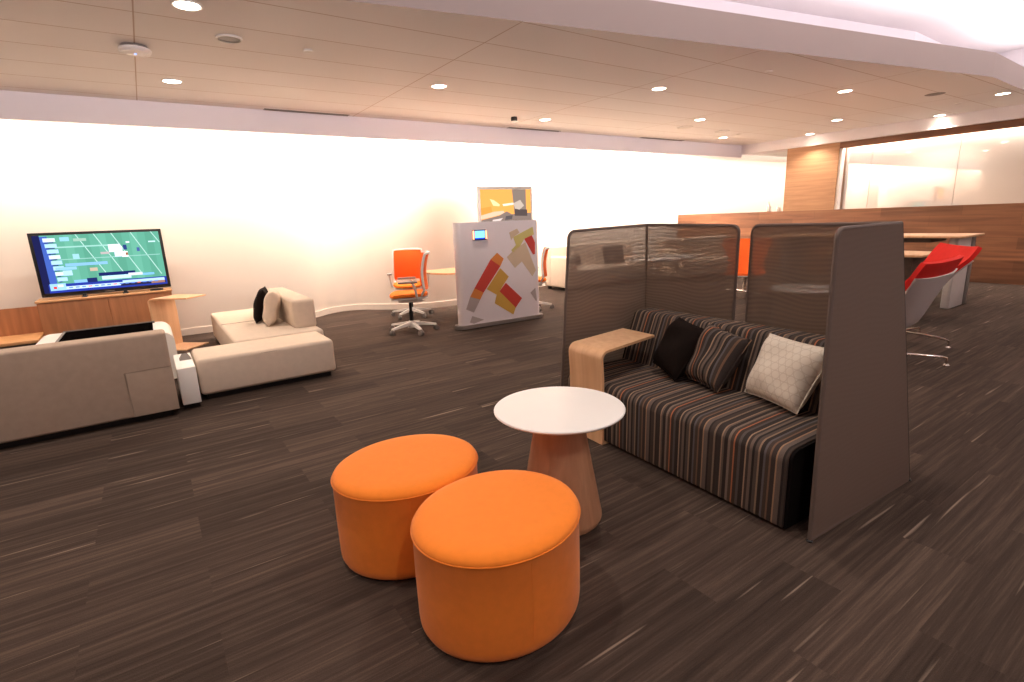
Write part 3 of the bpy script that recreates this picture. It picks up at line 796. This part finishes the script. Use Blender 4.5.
# ------------------------------------------------------------------ task chairs
def task_chair(name, label, loc, rz):
    """front of the chair looks along local -Y"""
    t = thing(name, label, 'task chair', loc, rz, 'orange task chairs')
    b = bmesh.new()
    lathe(b, [(.045, .055), (.05, .07), (.042, .13), (.03, .14)], 20)
    for i in range(5):
        a = R(90 + 72 * i); ca, sa = math.cos(a), math.sin(a)
        ring = []
        for s, wd, z0_, z1_ in ((.03, .030, .085, .125), (.16, .026, .078, .108), (.30, .02, .065, .083)):
            ring.append([b.verts.new((ca * s - sa * q, sa * s + ca * q, z)) for q, z in ((-wd, z0_), (wd, z0_), (wd * .7, z1_), (-wd * .7, z1_))])
        for p, q in zip(ring, ring[1:]):
            for j in range(4): b.faces.new((p[j], p[(j + 1) % 4], q[(j + 1) % 4], q[j]))
        b.faces.new(ring[0]); b.faces.new(list(reversed(ring[-1])))
    link('star_base', b, M['whiteplastic'], t)
    for i in range(5):
        a = R(90 + 72 * i)
        c = bmesh.new()
        for s in (-1, 1):
            Mx = Matrix.Translation((math.cos(a) * .30, math.sin(a) * .30, .03)) @ Matrix.Rotation(a + .5, 4, 'Z') @ Matrix.Translation((0, s * .014, 0)) @ Matrix.Rotation(R(90), 4, 'X')
            r_ = bmesh.ops.create_cone(c, cap_ends=True, segments=18, radius1=.03, radius2=.03, depth=.02)
            bmesh.ops.transform(c, matrix=Mx, verts=r_['verts'])
        box(c, math.cos(a) * .30 - .012, math.cos(a) * .30 + .012, math.sin(a) * .30 - .012, math.sin(a) * .30 + .012, .04, .068)
        link('caster', c, M['grey'], t)
    link('gas_column', lathe(bmesh.new(), [(.025, .13), (.025, .26), (.018, .265), (.018, .40)], 18), M['black'], t)
    link('mechanism', B(-.12, .12, -.14, .16, .385, .43, .02, 3), M['whiteplastic'], t)
    def slab(bm, w, d, z, th, dish, y0):
        n = 12; top = []; bot = []
        for i in range(n + 1):
            rt, rb = [], []
            for j in range(n + 1):
                u, v = 2 * i / n - 1, 2 * j / n - 1
                # squircle map
                x = u * math.sqrt(1 - .32 * v * v) * w / 2; y = v * math.sqrt(1 - .32 * u * u) * d / 2 + y0
                zz = z + dish * (u * u) - .03 * max(0, -v - .4) ** 2
                e = max(abs(u), abs(v)); rr = th * (1 - .55 * max(0, (e - .75) / .25))
                rt.append(bm.verts.new((x, y, zz + rr / 2))); rb.append(bm.verts.new((x, y, zz - rr / 2)))
            top.append(rt); bot.append(rb)
        for i in range(n):
            for j in range(n):
                bm.faces.new((top[i][j], top[i + 1][j], top[i + 1][j + 1], top[i][j + 1])); bm.faces.new((bot[i][j], bot[i][j + 1], bot[i + 1][j + 1], bot[i + 1][j]))
        for i in range(n):
            bm.faces.new((top[i][0], bot[i][0], bot[i + 1][0], top[i + 1][0])); bm.faces.new((top[i][n], top[i + 1][n], bot[i + 1][n], bot[i][n]))
            bm.faces.new((top[0][i], top[0][i + 1], bot[0][i + 1], bot[0][i])); bm.faces.new((top[n][i], bot[n][i], bot[n][i + 1], top[n][i + 1]))
        return bm
    link('seat_shell', slab(bmesh.new(), .47, .45, .437, .03, .01, 0), M['whiteplastic'], t)
    link('seat', slab(bmesh.new(), .48, .46, .475, .06, .012, -.01), M['orange_seat'], t)
    def back(off, wadd, z0_, z1_, th):
        bm = bmesh.new(); n = 10; F, G = [], []
        for i in range(n + 1):
            fr, gr = [], []
            for j in range(n + 1):
                u, v = 2 * i / n - 1, j / n
                half = (.21 + wadd) * (1 - .10 * v) * (1 if 0.08 < v < .92 else .96)
                x = u * half; z = z0_ + (z1_ - z0_) * v
                y = .215 + .07 * v - .05 * math.sin(v * 2.4) + .0 - .06 * u * u + off
                fr.append(bm.verts.new((x, y, z))); gr.append(bm.verts.new((x, y + th, z)))
            F.append(fr); G.append(gr)
        for i in range(n):
            for j in range(n):
                bm.faces.new((F[i][j], F[i + 1][j], F[i + 1][j + 1], F[i][j + 1])); bm.faces.new((G[i][j], G[i][j + 1], G[i + 1][j + 1], G[i + 1][j]))
        for i in range(n):
            bm.faces.new((F[i][0], G[i][0], G[i + 1][0], F[i + 1][0])); bm.faces.new((F[i][n], F[i + 1][n], G[i + 1][n], G[i][n]))
            bm.faces.new((F[0][i], F[0][i + 1], G[0][i + 1], G[0][i])); bm.faces.new((F[n][i], G[n][i], G[n][i + 1], F[n][i + 1]))
        return bm
    link('backrest', back(0, .012, .54, .97, .022), M['orange_back'], t)
    fr = bmesh.new(); pts = []
    def bp(u, v): 
        half = .232 * (1 - .10 * v); return Vector((u * half, .215 + .07 * v - .05 * math.sin(v * 2.4) - .06 * u * u + .018, .54 + .43 * v))
    for v in range(9): pts.append(bp(-1, v / 8))
    for u in range(1, 8): pts.append(bp(-1 + u / 4, 1.02))
    for v in range(8, -1, -1): pts.append(bp(1, v / 8))
    tube(fr, pts, .016, 8)
    tube(fr, [bp(-1, .0), Vector((-.19, .12, .45)), Vector((-.1, .05, .42))], .016, 8); tube(fr, [bp(1, .0), Vector((.19, .12, .45)), Vector((.1, .05, .42))], .016, 8)
    link('back_frame', fr, M['whiteplastic'], t)
    for s in (-1, 1):
        ab = bmesh.new(); tube(ab, [(s * .17, .08, .42), (s * .27, .08, .45), (s * .285, .06, .60), (s * .28, .03, .64)], .014, 8)
        a_ = link('armrest', ab, M['whiteplastic'], t)
        link('arm_pad', B(s * .275 - .035, s * .275 + .035, -.13, .10, .638, .66, .009, 3), M['grey'], a_)
    return t
task_chair('task_chair', 'orange task chair nearest the board, turned side-on to the camera', (2.83, 6.60, 0), R(-112)).scale = (1.1, 1.1, 1.08)
task_chair('task_chair', 'orange task chair facing us behind the side-on orange chair', (3.33, 7.72, 0), R(-24)).scale = (1.06, 1.06, 1.06)
task_chair('task_chair', 'orange task chair mostly hidden behind the right end of the board', (5.06, 6.80, 0), R(-128))

# meeting table behind the board
t = thing('meeting_table', 'pale wooden table with a tapered end behind the patterned board', 'table', (3.9, 6.95, 0))
prof2 = [(-.56, .30), (-.50, .42), (-.35, .47), (.5, .47), (.62, .40), (.66, .25), (.66, -.25), (.62, -.40), (.5, -.47), (-.1, -.44), (-.45, -.22), (-.55, .0)]
link('top', extrude_profile(bmesh.new(), prof2, .705, .73, axis='z'), M['maple'], t)
link('column', lathe(bmesh.new(), [(.045, .02), (.045, .66), (.09, .70), (.12, .705)], 24, c=(.2, 0)), M['whiteplastic'], t)
link('base', lathe(bmesh.new(), [(.2, 0), (.2, .012), (.06, .022)], 36, c=(.2, 0)), M['whiteplastic'], t)

# ------------------------------------------------------------------ patterned board
bx0, bx1 = Vector((3.425, 6.13, 0)), Vector((4.585, 6.08, 0))
BA = math.atan2(bx1.y - bx0.y, bx1.x - bx0.x); BL = (bx1 - bx0).length
t = thing('display_board', 'white freestanding board with red and yellow geometric blocks', 'board', tuple(bx0), BA)
dep = .16
# body: rounded ends seen in plan
plan = [(-.0, 0), (BL, 0)] + arc(BL, dep / 2, dep / 2, -90, 90, 8)[1:] + [(0, dep)] + arc(0, dep / 2, dep / 2, 90, 270, 8)[1:-1]
link('body', extrude_profile(bmesh.new(), plan, .06, 1.425, axis='z'), M['boardface'], t)
plan2 = [(p[0] * 1.0 + (-.05 if p[0] < .2 else .05), (p[1] - dep / 2) * 1.35 + dep / 2) for p in plan]
link('base', extrude_profile(bmesh.new(), plan2, .012, .06, axis='z'), M['grey'], t)
for x in (.08, BL - .08): link('foot', lathe(bmesh.new(), [(.03, 0), (.03, .013)], 16, c=(x, dep / 2)), M['black'], t)
# colour blocks: outline points read as fractions of the face (u right, v down)
PX = 758 / 200.0
def face_uv(x, y):
    """crop pixel -> fraction of the front face (projective, from its four corners)"""
    # corners of the face in the same crop: TL, TR, BR, BL
    TL, TR, BR, BL_ = (326, 197), (628, 180), (640, 558), (350, 604)
    u, v = .5, .5
    return TL, TR, BR, BL_
def hom(src, dst):
    import numpy as np
    A = []
    for (x, y), (u, v_) in zip(src, dst):
        A.append([x, y, 1, 0, 0, 0, -u * x, -u * y, -u]); A.append([0, 0, 0, x, y, 1, -v_ * x, -v_ * y, -v_])
    return np.linalg.svd(np.array(A, float))[2][-1].reshape(3, 3)
HB = hom([(326, 197), (628, 180), (640, 558), (350, 604)], [(0, 1.425), (BL, 1.425), (BL, .06), (0, .06)])
def bpt(x, y):
    q = HB @ [x, y, 1]; return (float(q[0] / q[2]), float(q[1] / q[2]))
blocks = {
 'red_block': ((206, 66, 52), [[(447, 340), (487, 366), (418, 472), (381, 455)], [(510, 432), (577, 492), (551, 530), (484, 466)], [(586, 256), (616, 240), (630, 270), (630, 316), (622, 318)]]),
 'orange_block': ((226, 138, 62), [[(474, 313), (501, 336), (487, 366), (447, 340)], [(381, 455), (418, 472), (404, 500), (363, 490)]]),
 'yellow_block': ((212, 168, 74), [[(487, 374), (522, 407), (500, 440), (484, 466), (472, 480), (431, 458)], [(472, 480), (484, 466), (551, 530), (541, 558), (464, 514)]]),
 'lime_block': ((208, 196, 120), [[(540, 250), (620, 208), (626, 238), (586, 256), (566, 290), (540, 312), (532, 302), (552, 282)]]),
 'tan_block': ((214, 192, 162), [[(524, 232), (556, 216), (566, 232), (540, 250), (532, 262)], [(545, 300), (590, 270), (634, 380), (620, 404), (576, 346), (548, 372), (514, 330)]]),
 'grey_block': ((184, 170, 166), [[(363, 490), (404, 500), (378, 552), (346, 540)], [(372, 566), (420, 580), (378, 596), (362, 592)], [(612, 470), (632, 450), (640, 498), (636, 504)]]),
}
for nm, (c, polys) in blocks.items():
    m = plain(nm + '_paint', c, 0.5, var=0.02)
    for pl in polys:
        b2 = bmesh.new()
        xy = [bpt(*p) for p in pl]
        f = [b2.verts.new((min(max(x, -.0), BL), -.003, z)) for x, z in xy]; g = [b2.verts.new((min(max(x, -.0), BL), .001, z)) for x, z in xy]
        b2.faces.new(f); b2.faces.new(list(reversed(g)))
        for i in range(len(f)): b2.faces.new((f[i], g[i], g[(i + 1) % len(f)], f[(i + 1) % len(f)]))
        link(nm, b2, m, t, False)
# room panel on the board
x, z = bpt(400, 243)
def on_board(px, d=0.0, zz=0.0):
    c, s = math.cos(BA), math.sin(BA)
    return (bx0.x + c * px - s * d, bx0.y + s * px + c * d, zz)
t = thing('room_panel', 'small glowing blue touch panel on the patterned board', 'screen', on_board(x, -.022, z - .07), BA)
link('body', B(-.105, .105, 0, .022, 0, .135, .006, 2), M['black'], t)
link('screen', B(-.075, .075, -.0015, .0, .03, .122), emit('panel_blue', (120, 190, 255), 1.3), t)
link('screen_bar', B(-.075, .075, -.0015, .0, .012, .03), emit('panel_dark_blue', (40, 70, 190), .9), t)
for s in (-1, 1): link('light_bar', B(s * .096 - .010, s * .096 + .010, -.004, .004, .012, .125), emit('panel_light', (255, 150, 110), 2.2), t)

# display behind the board
t = thing('wall_display', 'white framed display with an orange picture above the patterned board', 'display', on_board(.89, .30, 0), BA)
link('frame', B(-.455, .455, 0, .035, 1.36, 1.90, .008, 2), M['white'], t)
DSP = []; db = bmesh.new(); lay = [0]
def dquad(pts, c, s=0.9):
    m = em(c, s)
    if m not in DSP: DSP.append(m)
    lay[0] += 1; y = -.001 - lay[0] * .0001
    f = db.faces.new([db.verts.new((-.42 + .84 * u, y, 1.86 - .46 * v)) for u, v in pts]); f.material_index = DSP.index(m)
dquad([(0, 0), (1, 0), (1, 1), (0, 1)], (255, 164, 84))
dquad([(0, .55), (.2, .5), (.25, 1), (0, 1)], (250, 150, 70))
dquad([(.18, .28), (.26, .32), (.37, .45), (.36, .5), (.24, .48)], (255, 220, 160)); dquad([(.42, .44), (.66, .40), (.74, .38), (.72, .45), (.44, .50)], (255, 236, 206))
dquad([(0, .76), (.25, .66), (.44, .64), (.46, .72), (.2, .82), (0, .88)], (230, 190, 160))
dquad([(0, .9), (.35, .78), (.5, .66), (.6, .75), (1, .72), (1, 1), (0, 1)], (130, 112, 104)); dquad([(.62, 0), (.90, 0), (.90, .80), (.66, .80)], (132, 116, 106)); dquad([(.66, .6), (.92, .62), (.92, .82), (.66, .8)], (84, 72, 70))
dquad([(.64, .42), (.78, .32), (.86, .5), (.76, .62), (.67, .58)], (190, 172, 158)); dquad([(.22, .9), (.42, .86), (.34, .98), (.2, 1)], (220, 196, 190)); dquad([(.48, .8), (.62, .78), (.6, .9), (.46, .92)], (90, 80, 80))
link('screen', db, DSP, t, False)
link('pole', B(-.04, .04, .05, .09, .012, 1.8), M['alu'], t)
link('base', B(-.30, .30, -.10, .24, 0, .014, .004, 1), M['alu'], t)

# ------------------------------------------------------------------ far seating seen past and through the screens
def far_sofa(name, label, loc, rz, W_, D_):
    t = thing(name, label, 'sofa', loc, rz, 'white sofas along the curving wall')
    link('seat', B(-W_ / 2 + .16, W_ / 2 - .02, -D_ / 2, D_ / 2 - .2, .08, .42, .04, 4), M['beige_light'], t)
    link('backrest', B(-W_ / 2, W_ / 2, D_ / 2 - .22, D_ / 2, .06, .87, .04, 4), M['beige_light'], t)
    link('armrest', B(-W_ / 2, -W_ / 2 + .17, -D_ / 2, D_ / 2 - .2, .06, .68, .04, 4), M['beige_light'], t)
    for sx in (-1, 1):
        for sy in (-1, 1): link('foot', B(sx * (W_ / 2 - .08) - .03, sx * (W_ / 2 - .08) + .03, sy * (D_ / 2 - .08) - .03, sy * (D_ / 2 - .08) + .03, 0, .08), M['black'], t)
    return t
far_sofa('white_sofa', 'cream armed sofa behind the left mesh screen, near the curving wall', (7.93, 8.22, 0), 0, 2.4, .85)
far_sofa('white_sofa', 'farther cream sofa seen through the left mesh screen', (10.3, 7.4, 0), R(-8), 2.0, .85)
std_pillow('throw_pillow', 'dark cushion on the cream sofa seen through the left mesh screen', (8.2, 8.10, .62), (0, R(12), R(90)), .62, .38, .14, M['charcoal'], 11, None)
std_pillow('throw_pillow', 'small dark bolster on the cream sofa behind the screen edge', (7.1, 8.2, .56), (0, R(12), R(90)), .5, .2, .14, M['charcoal'], 12, None)

t = thing('trestle_table', 'pale table on crossing legs seen through the left mesh screen', 'table', (7.0, 5.7, 0), R(12))
link('top', B(-.65, .65, -.35, .35, .715, .74, .008, 2), M['tabletop'], t)
for sx in (-1, 1):
    for sy in (-1, 1): link('leg', tube(bmesh.new(), [(sx * .5, sy * .3, .012), (sx * .28, -sy * .18 * .4, .715)], .014, 8), M['alu'], t)

# ------------------------------------------------------------------ low swivel chairs
def swivel_chair(name, label, loc, rz, fabric, group, leg0=45, recline=0.3):
    """seat opens towards local -Y; shell grey-white outside, fabric inside"""
    t = thing(name, label, 'lounge chair', loc, rz, group)
    n, m = 16, 14
    # centre line from seat front to back top
    cl = [(-.34, .395), (-.30, .385), (-.20, .37), (-.05, .355), (.06, .35), (.13, .365), (.175, .41), (.205, .48), (.225, .55), (.245, .62), (.262, .69), (.278, .755), (.29, .80), (.297, .825)]
    wd = [.28, .30, .31, .31, .30, .285, .275, .275, .285, .305, .335, .365, .39, .40]
    lift = [.0, .01, .03, .06, .09, .12, .14, .14, .12, .10, .08, .06, .05, .045]
    lean = lambda P: [(y + recline * max(0, z - .42), z) for y, z in P]
    cl = lean(cl)
    base = (cl, wd, lift)
    ext = (lean([(.308, .865), (.318, .905), (.326, .94)]), [.40, .395, .38], [.04, .035, .03])
    def surf(off, shrink, more=False):
        rows = []
        cl, wd, lift = (base[0] + ext[0], base[1] + ext[1], base[2] + ext[2]) if more else base
        for k, ((y, z), w, lf) in enumerate(zip(cl, wd, lift)):
            a = cl[max(k - 1, 0)]; b = cl[min(k + 1, len(cl) - 1)]
            d = Vector((0, b[0] - a[0], b[1] - a[1])).normalized(); nn = Vector((0, -d.z, d.y))      # towards the sitter
            row = []
            for i in range(n + 1):
                u = 2 * i / n - 1
                row.append(Vector((u * w * shrink, y, z)) + nn * (lf * abs(u) ** 2.6 + off))
            rows.append(row)
        return rows
    def solid(S0, S1):
        bm = bmesh.new()
        A = [[bm.verts.new(p) for p in r] for r in S0]; Bv = [[bm.verts.new(p) for p in r] for r in S1]
        K, N = len(A), len(A[0])
        for k in range(K - 1):
            for i in range(N - 1):
                bm.faces.new((A[k][i], A[k][i + 1], A[k + 1][i + 1], A[k + 1][i])); bm.faces.new((Bv[k][i], Bv[k + 1][i], Bv[k + 1][i + 1], Bv[k][i + 1]))
            bm.faces.new((A[k][0], A[k + 1][0], Bv[k + 1][0], Bv[k][0])); bm.faces.new((A[k][-1], Bv[k][-1], Bv[k + 1][-1], A[k + 1][-1]))
        for i in range(N - 1):
            bm.faces.new((A[0][i], Bv[0][i], Bv[0][i + 1], A[0][i + 1])); bm.faces.new((A[-1][i], A[-1][i + 1], Bv[-1][i + 1], Bv[-1][i]))
        return bm
    link('shell', solid(surf(-.012, 1), surf(0, 1)), M['shell'], t, ang=50)
    link('upholstery', solid(surf(.001, .985, True), surf(.038, .965, True)), fabric, t, ang=50)
    link('column', lathe(bmesh.new(), [(.035, .10), (.03, .13), (.028, .31), (.06, .335)], 20), M['chrome'], t)
    b = lathe(bmesh.new(), [(.045, .085), (.05, .10), (.04, .125)], 20)
    link('hub', b, M['chrome'], t)
    for i in range(4):
        a = R(leg0 + 90 * i); c_, s_ = math.cos(a), math.sin(a)
        lg = link('leg', tube(bmesh.new(), [(c_ * .03, s_ * .03, .105), (c_ * .2, s_ * .2, .10), (c_ * .41, s_ * .41, .082), (c_ * .445, s_ * .445, .07), (c_ * .45, s_ * .45, .012)], .0115, 10), M['chrome'], t)
        link('glide', lathe(bmesh.new(), [(.026, 0), (.026, .008), (.014, .02)], 18, c=(c_ * .45, s_ * .45)), M['chrome'], lg)
    return t
swivel_chair('swivel_chair', 'red lounge chair showing its grey shell back beside the right mesh screen', (5.45, 1.92, 0), R(181), M['red'], 'red swivel lounge chairs', 37, .08).scale = (1.22, 1.03, 1.03)
swivel_chair('swivel_chair', 'red lounge chair behind the grey shell, its red inside facing us', (6.56, 2.19, 0), R(-139), M['red'], 'red swivel lounge chairs').scale = (.95, .95, 1.05)
swivel_chair('swivel_chair', 'orange lounge chair seen in the gap between the mesh screens', (8.25, 5.08, 0), R(-58), M['orange_back'], None)

# ------------------------------------------------------------------ tables at right
t = thing('high_table', 'long high wooden table in front of the low walnut wall', 'table', (9.3, 3.6, 0))
link('top', B(-.42, .42, -1.19, 1.5, .965, .995, .006, 2), M['maple'], t)
link('apron', B(-.30, .30, -.80, 1.3, .90, .965), M['darkwood'], t)
for sy in (-1.06, 1.25):
    link('leg', B(-.30, .22, sy - .05, sy + .05, 0, .965, .006, 2), M['shell'], t)
    link('leg', B(.24, .36, sy - .06, sy + .04, 0, .965, .006, 2), M['grey'], t)
t = thing('low_table', 'low wooden topped cabinet under the high table edge', 'cabinet', (8.0, 3.0, 0))
link('top', B(-.35, .35, -.55, .6, .80, .83, .006, 2), M['maple'], t)
link('body', B(-.30, .30, -.45, .55, .06, .80), M['darkwood'], t)
link('base', B(-.27, .27, -.42, .5, 0, .06), M['black'], t)
t = thing('round_side_table', 'white low table seen through the right mesh screen', 'table', (6.35, 3.1, 0))
link('top', lathe(bmesh.new(), [(.36, .50), (.40, .506), (.40, .52), (.38, .526)], 48), M['tabletop'], t)
link('column', lathe(bmesh.new(), [(.03, .015), (.03, .50)], 16), M['chrome'], t)
link('base', lathe(bmesh.new(), [(.22, 0), (.22, .01), (.04, .02)], 32), M['chrome'], t)
# small vessels on the low wall
for y, h, lb in ((7.12, .22, 'taller white bottle on the low walnut wall beside the oak column'), (6.88, .14, 'shorter white jar on the low walnut wall beside the oak column')):
    t = thing('bottle' if h > .2 else 'jar', lb, 'bottle' if h > .2 else 'jar', (12.37, y, 1.374))
    link('body', lathe(bmesh.new(), [(.045, 0), (.05, .01), (.05, h * .6), (.02, h * .75), (.02, h)], 20), M['white'], t)

# ------------------------------------------------------------------ world and camera
w_ = bpy.data.worlds.new('room_air'); scene.world = w_; w_.use_nodes = True
w_.node_tree.nodes['Background'].inputs['Color'].default_value = (1, .86, .74, 1)
w_.node_tree.nodes['Background'].inputs['Strength'].default_value = 0.02

F, PIT, ROL, YAW = 523.92, 0.228987, -0.0400543, 0.595462
fw = Vector((math.sin(YAW) * math.cos(PIT), math.cos(YAW) * math.cos(PIT), -math.sin(PIT)))
rt = Vector((math.cos(YAW), -math.sin(YAW), 0)); up = rt.cross(fw)
r2 = math.cos(ROL) * rt + math.sin(ROL) * up; u2 = -math.sin(ROL) * rt + math.cos(ROL) * up
cam = bpy.data.cameras.new('camera'); co = bpy.data.objects.new('camera', cam); col.objects.link(co)
cam.sensor_fit = 'HORIZONTAL'; cam.sensor_width = 36; cam.lens = F / 1024 * 36; cam.clip_start = 0.05; cam.clip_end = 100
co.matrix_world = Matrix(((r2.x, u2.x, -fw.x, 0), (r2.y, u2.y, -fw.y, 0), (r2.z, u2.z, -fw.z, 1.45), (0, 0, 0, 1)))
scene.camera = co
vs_ = scene.view_settings
vs_.view_transform = 'Standard'; vs_.look = 'None'; vs_.gamma = 1.0; vs_.exposure = 0.8; vs_.use_curve_mapping = False
